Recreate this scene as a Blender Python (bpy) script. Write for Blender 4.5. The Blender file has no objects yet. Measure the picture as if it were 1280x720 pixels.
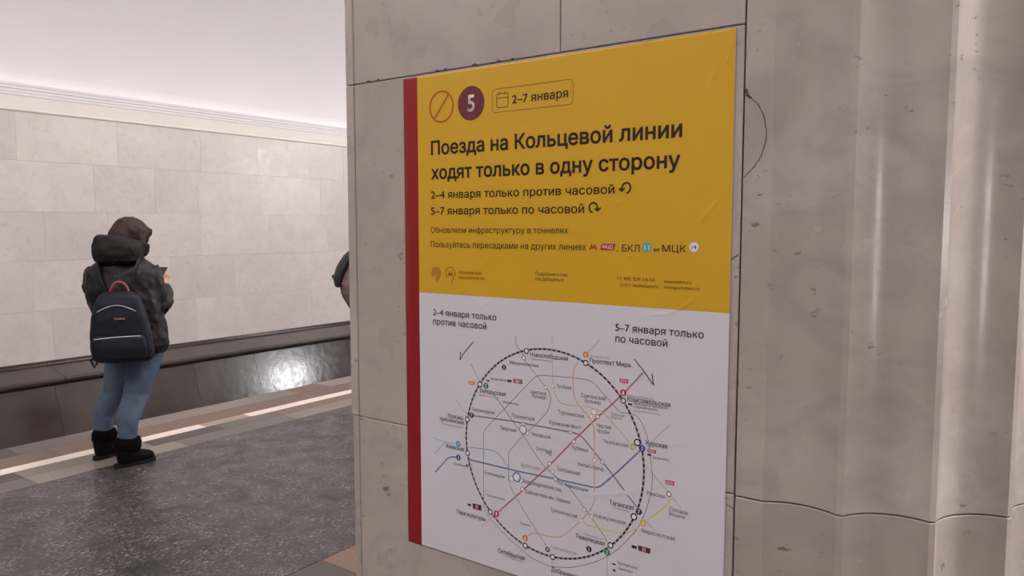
import bpy, bmesh, math, random
import numpy as np
from mathutils import Vector, Matrix
from mathutils.geometry import delaunay_2d_cdt
random.seed(7)
sc = bpy.context.scene
COL = sc.collection
EYE = 1.57                                   # camera height above the platform

# ---------------------------------------------------------------- camera
cam = bpy.data.cameras.new('camera'); camo = bpy.data.objects.new('camera', cam); COL.objects.link(camo)
yaw, pitch = math.radians(35.7043), math.radians(-4.6415)
fwd = Vector((math.cos(yaw)*math.cos(pitch), math.sin(yaw)*math.cos(pitch), math.sin(pitch)))
camo.location = (0, 0, EYE)
camo.rotation_euler = fwd.to_track_quat('-Z', 'Y').to_euler()
cam.sensor_width = 36; cam.lens = 36*952.27/1280
cam.clip_start = 0.05
sc.camera = camo

# ---------------------------------------------------------------- world and lamps
w = bpy.data.worlds.new('world'); sc.world = w; w.use_nodes = True
w.node_tree.nodes['Background'].inputs[0].default_value = (1, .95, .94, 1)
w.node_tree.nodes['Background'].inputs[1].default_value = 0.16
sc.view_settings.view_transform = 'Standard'; sc.view_settings.look = 'None'
sc.view_settings.exposure = 0.09; sc.view_settings.gamma = 1.0
sc.cycles.use_denoising = True
sc.cycles.max_bounces = 10
sc.cycles.sample_clamp_indirect = 8

R = math.radians
def lamp(name, kind, loc, energy, size=.3, rot=(0, 0, 0), size_y=None, color=(1, .958, .957)):
    d = bpy.data.lights.new(name, kind); d.energy = energy; d.color = color
    if kind == 'AREA':
        d.size = size
        if size_y: d.shape = 'RECTANGLE'; d.size_y = size_y
    else: d.shadow_soft_size = size
    o = bpy.data.objects.new(name, d); COL.objects.link(o); o.location = loc; o.rotation_euler = rot
    return o
for x in (-2.0, 3.0, 8.0, 13.0):                                # globe lamps over the platform
    lamp('platform_lamp', 'POINT', (x, 3.5, 4.2), 218, .3)
lamp('cove_light', 'AREA', (7, 9.475, 3.17), 4, 26, (R(180), 0, 0), .05)           # hidden on the cornice of the track wall
lamp('far_platform_lamp', 'POINT', (13.2, 1.5, 3.05), 320, .38, color=(.95, .97, 1))
for x, e in ((-2.2, 118), (2.7, 620), (8.5, 200)):                # lamps of the central hall
    lamp('hall_lamp', 'POINT', (x, -3.1, 4.4), e, .25)
lamp('added_streak_light', 'AREA', (-1.0, -4.2, 1.45), 20, .5, (R(90), 0, R(-28)), .9)  # added area light, unseen: draws upright streaks in the flutes, also fills the poster
lamp('passage_lamp', 'AREA', (-.3, .55, 3.0), 5, 1.0, (0, 0, 0), .9)

# ---------------------------------------------------------------- helpers
def link(name, me, parent=None):
    o = bpy.data.objects.new(name, me); COL.objects.link(o)
    if parent: o.parent = parent
    return o
def tag(o, label=None, cat=None, group=None, kind=None):
    if label: o['label'] = label
    if cat: o['category'] = cat
    if group: o['group'] = group
    if kind: o['kind'] = kind
    return o
def empty(name, loc, rz=0, **k):
    o = bpy.data.objects.new(name, None); COL.objects.link(o); o.location = loc; o.rotation_euler = (0, 0, rz)
    return tag(o, **k)
def mesh(name, V, F, mats, parent=None, smooth=False, mi=None):
    me = bpy.data.meshes.new(name); me.from_pydata([tuple(v) for v in V], [], F); me.update()
    for mt in (mats if isinstance(mats, (list, tuple)) else [mats]): me.materials.append(mt)
    if mi: me.polygons.foreach_set('material_index', mi)
    if smooth: me.polygons.foreach_set('use_smooth', [True]*len(me.polygons))
    return link(name, me, parent)
def from_bm(name, bm, mats, parent=None, smooth=False):
    me = bpy.data.meshes.new(name); bmesh.ops.recalc_face_normals(bm, faces=bm.faces[:]); bm.to_mesh(me); bm.free()
    for mt in (mats if isinstance(mats, (list, tuple)) else [mats]): me.materials.append(mt)
    if smooth:
        for p in me.polygons: p.use_smooth = True
    return link(name, me, parent)
def box_bm(x0, x1, y0, y1, z0, z1, bevel=0, bm=None):
    b = bmesh.new()
    bmesh.ops.create_cube(b, size=1)
    for v in b.verts:
        v.co = Vector((x0+(v.co.x+.5)*(x1-x0), y0+(v.co.y+.5)*(y1-y0), z0+(v.co.z+.5)*(z1-z0)))
    if bevel: bmesh.ops.bevel(b, geom=b.edges[:], offset=bevel, segments=1, affect='EDGES')
    return b
def box(name, x0, x1, y0, y1, z0, z1, mat, parent=None, bevel=0):
    return from_bm(name, box_bm(x0, x1, y0, y1, z0, z1, bevel), mat, parent)
def extrude_x(name, prof, x0, x1, mat, parent=None, smooth=False):
    """closed profile of (y, z) points swept along X"""
    n = len(prof)
    V = [(x0, y, z) for y, z in prof]+[(x1, y, z) for y, z in prof]
    F = [(i, (i+1) % n, n+(i+1) % n, n+i) for i in range(n)]+[tuple(range(n)), tuple(range(2*n-1, n-1, -1))]
    bm = bmesh.new(); vs = [bm.verts.new(v) for v in V]
    for f in F: bm.faces.new([vs[i] for i in f])
    return from_bm(name, bm, mat, parent)

# ---------------------------------------------------------------- materials
class NT:
    def __init__(s, name):
        s.m = bpy.data.materials.new(name); s.m.use_nodes = True; s.t = s.m.node_tree
        s.b = s.t.nodes['Principled BSDF']; s.g = s.t.nodes.new('ShaderNodeNewGeometry'); s.oi = s.t.nodes.new('ShaderNodeObjectInfo')
    def n(s, typ, **k):
        x = s.t.nodes.new(typ)
        for a, v in k.items():
            if a.startswith('i_'): x.inputs[a[2:].replace('_', ' ')].default_value = v
            else: setattr(x, a, v)
        return x
    def l(s, a, b): s.t.links.new(a, b)
    def pos(s, scale=(1, 1, 1), jitter=0):
        mp = s.n('ShaderNodeMapping'); mp.inputs['Scale'].default_value = scale
        if jitter:
            ad = s.n('ShaderNodeVectorMath', operation='MULTIPLY_ADD'); cb = s.n('ShaderNodeCombineXYZ')
            for k in range(3): s.l(s.oi.outputs['Random'], cb.inputs[k])
            s.l(cb.outputs[0], ad.inputs[0]); ad.inputs[1].default_value = (jitter, jitter*1.7, jitter*.6); s.l(s.g.outputs['Position'], ad.inputs[2])
            s.l(ad.outputs[0], mp.inputs['Vector'])
        else: s.l(s.g.outputs['Position'], mp.inputs['Vector'])
        return mp.outputs[0]
    def noise(s, vec, scale, detail=4, rough=.55, dist=0):
        x = s.n('ShaderNodeTexNoise'); x.inputs['Scale'].default_value = scale; x.inputs['Detail'].default_value = detail
        x.inputs['Roughness'].default_value = rough; x.inputs['Distortion'].default_value = dist; s.l(vec, x.inputs['Vector']); return x.outputs['Fac']
    def ramp(s, fac, stops):
        r = s.n('ShaderNodeValToRGB'); e = r.color_ramp.elements
        while len(e) < len(stops): e.new(.5)
        for i, (p, c) in enumerate(stops): e[i].position = p; e[i].color = (*c, 1) if len(c) == 3 else c
        s.l(fac, r.inputs[0]); return r.outputs[0]
    def mix(s, fac, a, b, mode='MIX'):
        x = s.n('ShaderNodeMix', data_type='RGBA', blend_type=mode)
        if isinstance(fac, (int, float)): x.inputs[0].default_value = fac
        else: s.l(fac, x.inputs[0])
        for sock, v in ((x.inputs[6], a), (x.inputs[7], b)):
            if isinstance(v, (tuple, list)): sock.default_value = (*v, 1)
            else: s.l(v, sock)
        return x.outputs[2]
    def out(s, col=None, rough=.5, bump=None, bs=.1, bd=.01, spec=None):
        if col is not None:
            if isinstance(col, (tuple, list)): s.b.inputs['Base Color'].default_value = (*col, 1)
            else: s.l(col, s.b.inputs['Base Color'])
        if isinstance(rough, (int, float)): s.b.inputs['Roughness'].default_value = rough
        else: s.l(rough, s.b.inputs['Roughness'])
        if spec is not None: s.b.inputs['Specular IOR Level'].default_value = spec
        if bump is not None:
            x = s.n('ShaderNodeBump'); x.inputs['Strength'].default_value = bs; x.inputs['Distance'].default_value = bd
            s.l(bump, x.inputs['Height']); s.l(x.outputs[0], s.b.inputs['Normal'])
        return s.m
def val(c): return (c, c, c)
def flat(name, c, rough=.5, bumpscale=0, bs=.2, spec=None, var=.12):
    n = NT(name); p = n.pos()
    f = n.noise(p, 35, 3); col = n.mix(f, tuple(x*(1-var) for x in c), tuple(min(1, x*(1+var)) for x in c))
    return n.out(col, rough, n.noise(p, bumpscale, 3) if bumpscale else None, bs, .004, spec)

def marble(name, c0, c1, cool, speck, rough=.22, vein=.5, s=1.0, tint=.10, jitter=7, speckle=(.31, .27), spec=.5, stretch=(1, 1, 1)):
    n = NT(name); p = n.pos(stretch, jitter)
    big = n.noise(p, 2.2*s, 5, .6, .6)
    col = n.mix(n.ramp(big, [(.32, val(0)), (.68, val(1))]), c0, c1)
    mid = n.noise(p, 6*s, 6, .62, 1.2)
    col = n.mix(n.ramp(mid, [(.45, val(0)), (.72, val(.75))]), col, cool)
    v = n.noise(p, 3.4*s, 8, .6, 2.2)                       # soft clouded veins
    vm = n.ramp(v, [(.47, val(0)), (.5, val(vein)), (.53, val(0))])
    col = n.mix(vm, col, tuple(x*.62 for x in c0))
    sp = n.noise(n.pos((1, 1, 1.9), jitter), 34*s, 5, .6, .2)
    patch = n.ramp(n.noise(p, 4.5*s, 3), [(.46, val(0)), (.62, val(1))])
    sm = n.ramp(sp, [(speckle[1], val(1)), (speckle[0], val(0))])
    mm = n.n('ShaderNodeMath', operation='MULTIPLY'); n.l(sm, mm.inputs[0]); n.l(patch, mm.inputs[1])
    col = n.mix(mm.outputs[0], col, speck)
    tr = n.ramp(n.oi.outputs['Random'], [(0, val(1-tint)), (1, val(1+tint*.3))])
    col = n.mix(1.0, col, tr, 'MULTIPLY')
    rg = n.ramp(n.noise(p, 9, 4), [(.3, val(rough*.8)), (.8, val(rough*1.4))])
    return n.out(col, rg, n.noise(p, 5, 2), .03, .01, spec)

M = {}
M['pylon'] = marble('grey_marble', (.42, .36, .315), (.485, .43, .39), (.345, .305, .295), (.16, .135, .12), .30, .0, 1.0, .05, 3, (.36, .30))
M['column'] = marble('fluted_marble', (.385, .328, .292), (.495, .44, .405), (.33, .285, .27), (.17, .14, .125), .22, .0, 1.2, .02, 2, (.37, .31), stretch=(1, 1, 1.4))
M['wall'] = marble('pale_marble', (.62, .555, .515), (.70, .64, .605), (.58, .545, .535), (.36, .30, .27), .32, .12, .55, .07, 9, (.32, .27))
M['joint'] = flat('joint_mortar', (.085, .06, .045), .9)
M['joint_pale'] = flat('pale_mortar', (.55, .49, .45), .9)
n = NT('dark_labradorite'); p = n.pos((1, 1, 1), 5)
c = n.ramp(n.noise(p, 1.6, 4, .55, .3), [(.3, (.035, .024, .021)), (.55, (.055, .038, .034)), (.8, (.080, .060, .055))])
n.out(c, n.ramp(n.noise(p, 9, 5), [(.35, val(.12)), (.7, val(.20))]), n.noise(p, 11, 5), .12, .01, .4); M['plinth'] = n.m
n = NT('plaster'); p = n.pos(); c = n.mix(n.noise(p, .8, 3), (.83, .80, .795), (.87, .84, .835)); n.out(c, .85, n.noise(p, 60, 3), .05, .003); M['plaster'] = n.m
n = NT('cornice_paint'); p = n.pos(); c = n.mix(n.noise(p, 2, 3), (.80, .75, .69), (.85, .80, .74)); n.out(c, .6); M['cornice'] = n.m

# worn speckled granite of the platform
n = NT('speckled_granite'); p = n.pos(); ps = n.pos((1, 1.6, 1))
c = n.ramp(n.noise(p, 1.1, 6, .65, .5), [(.3, (.024, .019, .019)), (.7, (.052, .042, .041))])
c = n.mix(n.ramp(n.noise(ps, 38, 4, .7), [(.42, val(.85)), (.50, val(0))]), c, (.020, .015, .016))
pat = n.ramp(n.noise(p, 7, 5, .65), [(.40, val(.1)), (.62, val(1))])
sp_ = n.ramp(n.noise(ps, 46, 4, .75, .6), [(.54, val(0)), (.60, val(1))])
q2 = n.n('ShaderNodeMath', operation='MULTIPLY'); n.l(sp_, q2.inputs[0]); n.l(pat, q2.inputs[1])
c = n.mix(q2.outputs[0], c, (.30, .26, .25))
n.out(c, n.ramp(n.noise(p, 5, 5, .6, .8), [(.3, val(.28)), (.75, val(.55))]), n.noise(p, 70, 3), .35, .003); M['granite'] = n.m
def slabmat(name, c):
    n = NT(name); p = n.pos((1, 1, 1), 4)
    col = n.mix(n.noise(p, 3, 5, .65), tuple(x*.82 for x in c), tuple(x*1.15 for x in c))
    col = n.mix(n.ramp(n.noise(p, 60, 3, .7), [(.3, val(.5)), (.42, val(0))]), col, tuple(x*.55 for x in c))
    return n.out(col, .42, n.noise(p, 80, 3), .15, .002)
M['s_brown'] = slabmat('brown_stone', (.165, .098, .072)); M['s_taupe'] = slabmat('taupe_stone', (.20, .162, .135))
M['s_grey'] = slabmat('grey_stone', (.125, .105, .098)); M['s_dark'] = slabmat('dark_stone', (.062, .046, .042))
M['s_pale'] = slabmat('pale_grey_stone', (.225, .19, .165)); M['s_pink'] = slabmat('worn_pink_line', (.36, .25, .20))
M['s_white'] = slabmat('white_line_stone', (.80, .70, .62))
M['track'] = flat('track_bed', (.035, .03, .028), .9, 20, .5)
TEXTS=[["Поезда на Кольцевой линии",63.5,702.6,460.4,23.2,"ink",2],["ходят только в одну сторону",63.7,661.0,458.2,19.9,"ink",2],["2–4 января только против часовой",62.6,627.6,357.5,13.2,"ink",1],["5–7 января только по часовой",62.2,599.8,307.2,13.3,"ink",1],["Обновляем инфраструктуру в тоннелях",61.9,568.6,279.5,10.3,"ink",0],["Пользуйтесь пересадками на других линиях",61.5,543.6,311.8,10.6,"ink",0],[", БКЛ",425.4,543.2,36.5,10.1,"ink",0],["и",484.6,543.8,7.6,6.8,"ink",0],["МЦК",497.0,543.8,35.8,10.2,"ink",0],["2–7 января",236.0,774.1,104.1,13.2,"ink",1],["Московский",125.3,499.2,47.6,5.4,"rust",0],["метрополитен",125.2,490.9,54.8,5.4,"rust",0],["Подробнее о том,",281.9,502.7,60.0,5.8,"olive",0],["как добираться",281.6,494.7,52.8,5.8,"olive",0],["+7 495 539-54-54",425.2,501.0,61.1,5.4,"olive",0],["3210 с мобильного",430.4,491.8,61.6,5.4,"olive",0],["mosmetro.ru",500.6,500.0,40.8,5.4,"olive",0],["transport.mos.ru",500.7,492.0,52.1,5.5,"olive",0],["2–4 января только",65.6,424.8,138.3,11.0,"ink",0.6],["против часовой",65.4,408.5,117.9,11.1,"ink",0.6],["5–7 января только",424.2,425.8,136.6,11.0,"ink",0.6],["по часовой",424.4,409.2,82.8,11.0,"ink",0.6],["Новослободская",271.7,372.3,70.7,7.0,"ink",0.3],["Менделеевская",231.0,355.8,56.7,5.6,"grey",0],["Трубная",322.0,327.8,26.8,5.8,"grey",0],["Белорусская",169.3,300.5,53.5,7.2,"ink",0.3],["Проспект Мира",381.1,373.4,68.5,7.1,"ink",0.3],["Комсомольская",445.3,323.0,68.1,7.4,"ink",0.3],["Сретенский",366.1,318.6,42.7,6.0,"grey",0],["бульвар",373.2,311.2,27.9,6.0,"grey",0],["Тургеневская",324.7,286.2,47.3,6.4,"grey",0],["Кузнецкий Мост",308.4,267.3,58.7,6.5,"grey",0],["Лубянка",349.5,233.8,29.3,6.3,"grey",0],["Чистые",394.3,276.1,24.9,6.2,"grey",0],["пруды",395.0,268.4,20.9,5.7,"grey",0],["Красные",419.0,297.9,22.3,4.9,"faint",0],["Ворота",419.0,292.8,17.8,4.8,"faint",0],["Чкаловская",406.4,253.4,41.1,6.2,"grey",0],["Курская",476.4,262.0,33.3,7.4,"ink",0.3],["Китай-город",362.1,209.8,44.7,6.1,"grey",0],["Театральная",323.1,194.9,42.5,6.4,"grey",0],["Пушкинская",235.5,267.6,44.7,6.7,"grey",0],["Тверская",211.2,243.4,32.7,6.5,"grey",0],["Чеховская",274.0,243.2,36.9,6.4,"grey",0],["Охотный",283.4,220.9,29.8,6.3,"grey",0],["Ряд",302.5,217.0,10.8,6.0,"grey",0],["Баррикадная",153.5,266.6,46.8,6.4,"grey",0],["Красно-",97.9,247.1,36.1,7.4,"ink",0.3],["пресненская",79.4,239.2,54.6,7.2,"ink",0.3],["Киевская",93.7,192.0,40.0,7.5,"ink",0.3],["Цветной",272.3,312.3,30.1,6.0,"grey",0],["бульвар",275.4,306.0,26.6,6.0,"grey",0],["Маяковская",217.9,289.0,30.8,4.3,"grey",0],["Арбатская",253.5,188.4,37.7,6.2,"faint",0],["Пл. Революции",324.8,171.8,55.3,6.2,"navy",0],["Александровский сад",256.7,162.2,75.0,6.4,"grey",0],["Библиотека им. Ленина",263.1,145.4,84.8,6.5,"grey",0],["Боровицкая",178.9,161.4,42.1,5.8,"grey",0],["Кропоткинская",182.2,123.8,38.8,4.2,"grey",0],["Парк культуры",116.6,78.6,63.4,7.8,"ink",0.3],["Полянка",252.8,91.0,19.9,4.1,"grey",0],["Октябрьская",207.4,31.1,54.3,7.9,"ink",0.3],["Третьяковская",311.4,125.6,49.7,6.3,"grey",0],["Новокузнецкая",390.3,134.7,54.8,6.0,"grey",0],["Таганская",417.4,160.0,40.6,7.7,"ink",0.3],["Павелецкая",359.2,93.6,50.3,7.2,"ink",0.3],["Серпуховская",313.2,65.8,47.1,5.3,"faint",0],["Марксистская",471.2,129.6,52.4,6.3,"grey",0],["Римская",479.6,188.4,28.5,6.0,"grey",0],["Площадь",515.0,172.4,28.1,5.9,"grey",0],["Ильича",515.2,165.0,22.7,5.9,"grey",0],["Добрынинская",314.1,27.6,58.6,8.0,"ink",0.3],["Novoslobodskaya",273.8,367.0,41.0,3.9,"faint",0],["Belorusskaya",169.2,294.4,38.8,4.2,"faint",0],["Krasnopresnenskaya",83.0,232.1,49.1,4.4,"faint",0],["Komsomolskaya",434.6,329.8,52.9,4.1,"faint",0],["Ленинградский, Ярославский",455.1,319.2,53.7,4.1,"grey",0],["и Казанский вокзалы",455.2,314.6,37.6,4.0,"grey",0],["Leningradsky and Kazansky",455.9,309.0,42.0,3.6,"faint",0],["Курский вокзал",486.4,244.3,26.2,4.0,"grey",0],["Prospekt Mira",382.4,382.4,34.2,3.6,"faint",0],["Белорусский вокзал",192.3,325.1,40.3,4.3,"grey",0],["Киевский вокзал",110.0,165.0,32.4,4.3,"grey",0],["Taganskaya",424.7,155.6,26.8,3.7,"faint",0],["Oktyabrskaya",219.2,26.6,39.3,4.2,"faint",0],["Paveletskaya",375.0,101.9,33.8,3.8,"faint",0],["Павелецкий вокзал",432.5,71.1,33.3,4.5,"grey",0],["Аэроэкспресс",433.9,63.2,24.1,4.2,"grey",0]]
LINES=[["red",2.6,[[470.5,368.6],[438.6,332.7],[395.8,291.4],[353.7,248.5],[309.5,200.8],[259.9,151.4],[202.5,96.7]]],["pink",1.4,[[202.5,96.7],[171.6,67.2]]],["blue",2.6,[[67.0,142.6],[95.4,172.5],[104.6,177.8],[121.0,179.0]]],["blue",2.6,[[143.3,179.8],[229.3,179.1],[256.7,178.9],[318.7,180.4],[391.3,180.9],[401.0,184.1],[428.1,210.6],[469.6,254.6]]],["faintline",1.6,[[478.5,259.7],[492.2,276.2],[514.1,298.4]]],["sky",1.8,[[62.1,204.4],[91.1,201.2],[120.3,204.0]]],["sky",1.8,[[67.4,177.6],[91.1,201.2]]],["sky",2,[[143.5,201.3],[180.8,204.6],[194.4,205.0],[204.0,203.4],[216.1,196.1],[226.6,181.3]]],["sage",1.8,[[148.8,347.6],[169.3,317.0]]],["sage",1.8,[[198.1,300.2],[204.7,294.3],[257.5,240.4],[297.4,197.2],[347.7,170.7],[384.3,135.1],[410.1,107.1],[414.4,100.6]]],["faintline",1.5,[[414.3,81.7],[413.7,33.4]]],["violet",2.4,[[151.7,258.1],[234.2,260.8],[342.0,260.5],[365.1,259.6],[421.3,208.0],[467.1,161.2]]],["faintline",1.6,[[115.5,282.4],[135.9,260.0],[151.7,258.1]]],["faintline",1.5,[[471.1,153.6],[493.2,135.8]]],["silver",1.8,[[242.8,402.2],[243.2,390.5],[246.3,384.2],[258.1,373.6]]],["silver",1.8,[[259.7,365.9],[273.8,351.7],[300.7,326.4],[309.0,317.2],[311.2,307.2],[306.1,287.7],[284.8,264.5],[258.3,240.6],[230.9,210.5],[228.6,206.1],[228.9,181.7],[227.6,158.4],[244.9,132.3],[275.9,97.2],[307.1,63.3]]],["faintline",1.5,[[314.8,46.7],[315.0,5.5]]],["peach",2.2,[[397.4,409.2],[374.0,385.0]]],["peach",2.2,[[361.4,373.8],[354.3,364.3],[351.5,349.0],[353.2,320.4],[359.0,307.3],[376.2,293.5],[389.7,278.1],[390.5,192.0],[391.2,156.9],[383.2,142.5],[369.1,124.5],[346.0,100.5],[334.8,91.3],[323.7,85.5],[306.2,83.3],[282.2,83.1],[272.8,78.9],[263.2,69.9]]],["peach",1.4,[[258.5,51.0],[235.7,24.6]]],["lime",1.8,[[313.1,406.0],[314.1,335.7],[318.0,319.6],[323.3,308.8],[331.4,303.0],[344.6,302.8],[383.1,304.4],[406.3,300.3],[450.0,260.8]]],["lime",1.6,[[461.9,252.0],[469.8,239.0],[495.7,212.9],[512.1,199.6]]],["lime",1.4,[[518.4,192.7],[532.1,179.2]]],["lemon",2.8,[[475.1,146.0],[494.0,162.4],[511.2,180.5]]],["lemon",3,[[513.4,196.3],[513.6,183.4]]],["lemon",1.8,[[466.2,135.4],[441.3,118.9],[376.3,119.3],[370.5,125.6]]],["plum",0.9,[[250.3,309.6],[284.2,343.2],[353.0,346.9],[374.3,346.7],[385.6,344.3],[391.1,341.3],[422.8,312.4],[433.1,304.8],[442.9,304.4],[453.4,305.0],[462.5,301.8],[469.0,293.9],[479.2,273.5],[485.3,232.7],[487.2,220.8],[486.5,194.9],[481.1,175.2],[476.6,160.3],[464.9,133.9],[448.1,111.4],[429.5,90.6],[410.5,75.0],[392.4,62.7],[353.7,43.9],[313.3,34.4],[276.0,38.7],[229.2,60.1],[190.0,85.5],[180.4,94.5],[176.0,104.8],[176.1,227.2],[177.5,234.4],[183.5,242.2],[250.3,309.6]]],["grey",0.5,[[514.5,175.3],[514.8,160.0]]]]
ARROWS=[[1.5,[[155.6,385.1],[145.5,375.5],[134.9,364.2],[125.6,350.8],[127.1,365.4]]],[1.5,[[455.7,386.3],[471.7,370.0],[486.9,351.5],[484.2,368.3]]]]
MARKS=[[264.1,380.0,4.7,"ring","black",""],[258.9,368.4,4.3,"ring","grey",""],[219.6,348.5,4.5,"disc","dark","5"],[181.8,313.1,5.3,"disc","green","2"],[169.3,313.9,4.9,"ring","black",""],[374.0,385.0,4.9,"disc","orange","6"],[374.4,372.1,4.7,"ring","black",""],[438.5,334.5,5.0,"disc","crimson","1"],[438.7,322.5,4.5,"ring","black",""],[462.4,263.4,5.5,"ring","black",""],[455.0,255.9,5.0,"disc","limedisc","10"],[470.2,255.9,5.2,"disc","cobalt","3"],[151.2,258.7,4.9,"disc","purple","7"],[141.8,249.7,5.0,"ring","black",""],[120.7,203.4,5.1,"disc","azure","4"],[120.8,179.1,5.1,"disc","cobalt","3"],[141.8,190.8,5.0,"ring","black",""],[190.2,97.4,5.1,"ring","black",""],[203.4,97.2,5.3,"disc","crimson","1"],[262.4,69.7,5.3,"disc","orange","6"],[262.9,56.9,5.2,"ring","black",""],[306.3,61.4,4.5,"disc","grey","9"],[316.0,51.5,4.8,"ring","black",""],[419.9,96.9,5.0,"ring","black",""],[414.1,84.6,5.2,"disc","green","2"],[382.6,81.4,4.8,"disc","dark","5"],[458.4,150.2,5.4,"ring","black",""],[466.5,159.8,5.1,"disc","purple","7"],[473.1,143.6,5.3,"disc","amber","8"],[513.4,196.3,4.3,"ring","green",""],[257.5,250.4,8.0,"ring","silver",""],[258.2,259.1,3.5,"ring","violet",""],[266.2,245.8,3.5,"ring","silver",""],[353.4,246.1,3.6,"ring","red",""],[347.8,260.2,3.3,"ring","violet",""],[389.5,298.5,5.4,"ring","lime",""],[395.8,291.9,3.7,"ring","red",""],[384.7,291.0,3.7,"ring","peach",""],[404.8,223.5,3.7,"ring","violet",""],[390.9,223.4,3.8,"ring","peach",""],[309.5,203.4,3.7,"ring","red",""],[315.0,191.4,3.9,"ring","sage",""],[320.2,179.9,3.9,"ring","blue",""],[245.5,168.7,8.6,"ring","blue",""],[253.5,164.9,5.4,"ring","sky",""],[256.8,150.8,4.0,"ring","red",""],[234.1,163.8,5.4,"ring","sky",""],[373.2,141.6,3.8,"ring","sage",""],[386.8,134.4,3.8,"ring","sage",""],[367.6,123.7,3.8,"ring","peach",""],[301.5,325.2,3.6,"ring","silver",""],[314.1,329.4,3.5,"ring","lime",""]]
BADGES=[[144.2,311.0,158.3,317.3,"orange","D1",0],[237.9,324.9,256.6,332.2,"maroonfaded","В",0],[431.7,348.7,446.2,355.1,"magenta","D3",0],[478.5,251.6,492.3,256.8,"magenta","D2",0],[151.9,95.0,171.1,104.6,"maroon","В",0],[465.8,100.3,485.6,108.4,"maroon","В",0],[507.4,210.0,521.3,216.4,"magenta","D3",0]]
ICONS=[[183.0,320.5,189.1,323.3],[226.9,324.4,235.2,329.3],[446.6,316.6,453.2,319.8],[478.7,246.3,485.1,249.6],[141.2,97.4,148.7,101.7],[455.3,101.1,463.8,106.3],[422.9,67.5,429.2,70.1],[424.4,57.1,429.1,61.1],[137.8,167.7,143.8,170.3]]
XP={"ban":[[88.2,782.4],[88.4,809.6],[87.9,755.2],[60.4,784.3],[115.3,780.7]],"five":[[152.6,782.0],[152.8,810.0],[124.3,782.5],[179.8,781.2]],"badge":[[196.3,800.6],[348.8,799.1],[349.0,762.1],[196.1,763.4]],"cal":[[205.3,792.3],[228.2,791.8],[228.2,769.8],[205.2,770.0]],"ccw":[[439.9,627.2],[444.8,630.1],[446.7,635.4],[444.6,641.1],[439.7,643.0],[434.8,641.0],[432.4,636.7],[431.7,631.8]],"ccwh":[[427.9,635.0],[432.0,630.5],[436.8,635.2]],"cwh":[[387.5,606.8],[392.0,602.5],[397.3,607.5]],"cw":[[392.0,603.5],[392.1,609.0],[390.0,613.1],[385.3,615.2],[380.6,613.7],[377.7,609.2],[378.6,603.7],[383.9,600.0]],"M":[[378.5,544.7],[382.7,553.9],[385.1,548.7],[387.5,554.0],[392.7,544.9],[389.2,544.9],[387.4,548.8],[385.3,545.2],[383.0,548.7],[381.8,544.8]],"mcd":[[397.5,544.6],[399.7,554.1],[422.9,554.4],[420.2,544.5]],"mcdt":[[401.4,546.5],[418.6,546.2]],"c11":[[473.2,549.7],[473.1,555.7]],"c14":[[544.2,551.2],[544.1,556.0]],"l1":[[73.5,498.6],[73.6,510.0]],"l1t":[[85.8,493.6],[74.9,482.4],[71.4,485.3]],"l2":[[105.6,499.7],[105.7,509.8]],"l2t":[[117.1,495.4],[106.2,481.4]],"l2M":[[99.7,494.2],[103.0,502.6],[105.3,497.9],[107.6,502.7],[110.9,494.6],[108.5,494.5],[107.1,497.4],[105.2,494.7],[103.7,497.3],[102.1,494.3]],"ring":[306.4,219.1,167.4],"creases":[[[550.7,584.0],[565.6,602.3],[576.5,614.6]],[[478.1,452.2],[511.3,457.4],[531.4,468.2],[547.0,483.0]],[[582.4,791.6],[588.7,803.2],[592.5,823.3]],[[168.2,441.9],[178.4,450.6],[195.2,455.6]],[[352.8,164.7],[401.2,171.6],[455.0,186.6],[475.6,195.7]],[[558.5,757.6],[564.2,774.9],[569.4,787.9]],[[511.0,266.4],[523.1,272.0],[539.8,275.9]],[[436.0,534.1],[448.9,537.9],[457.7,545.0]],[[168.6,507.7],[178.7,517.4],[188.8,528.2]],[[434.9,616.7],[428.5,612.2],[419.3,615.8]]],"split":463.0}

# ---------------------------------------------------------------- the setting
Zc = lambda z: z+EYE
FL = tag(from_bm('floor', box_bm(-8, 18, -8, 6.0, -.30, -.012), M['joint']), kind='structure')
box('granite_field', -8, 18, 2.7625, 4.998, -.012, 0, M['granite'], FL)
box('granite_field', -8, 18, -8, 2.28, -.012, 0, M['granite'], FL)
def strip(y0, y1, cuts, mats, g=.0015):
    for (a, b), mt in zip(zip(cuts, cuts[1:]), mats):
        box('stone_slab', a+g, b-g, y0+g, y1-g, -.012, 0, M[mt], FL)
def seq(x0, x1, step, mats, ph=0):
    c = [x0]; k = 0; ms = []
    while c[-1] < x1:
        c.append(min(x1, c[-1]+step*(1+.25*math.sin(3.1*k+ph)))); ms.append(mats[(k+int(ph)) % len(mats)]); k += 1
    return c, ms
def full(y0, y1, cuts, mats, pre, post, ph=0):
    a, am = seq(-8, cuts[0], 1.1, pre, ph); b, bm_ = seq(cuts[-1], 18, 1.1, post, ph+1)
    strip(y0, y1, a[:-1]+cuts[:-1]+b, am+mats+bm_)
full(5.755, 6.0, [1.2, 2.2, 2.75, 3.7, 4.58, 4.95, 6.0], ['s_dark', 's_grey', 's_taupe', 's_pale', 's_brown', 's_pale'], ['s_grey', 's_dark'], ['s_pale', 's_brown', 's_grey'])
full(5.495, 5.755, [1.0, 2.35, 3.3, 4.25, 5.3], ['s_brown', 's_brown', 's_brown', 's_brown'], ['s_brown'], ['s_brown', 's_taupe'], 1)
full(5.370, 5.495, [1.6, 3.37, 3.78, 5.6], ['s_white', 's_pink', 's_white'], ['s_white'], ['s_white', 's_pink', 's_white'], 2)
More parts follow.
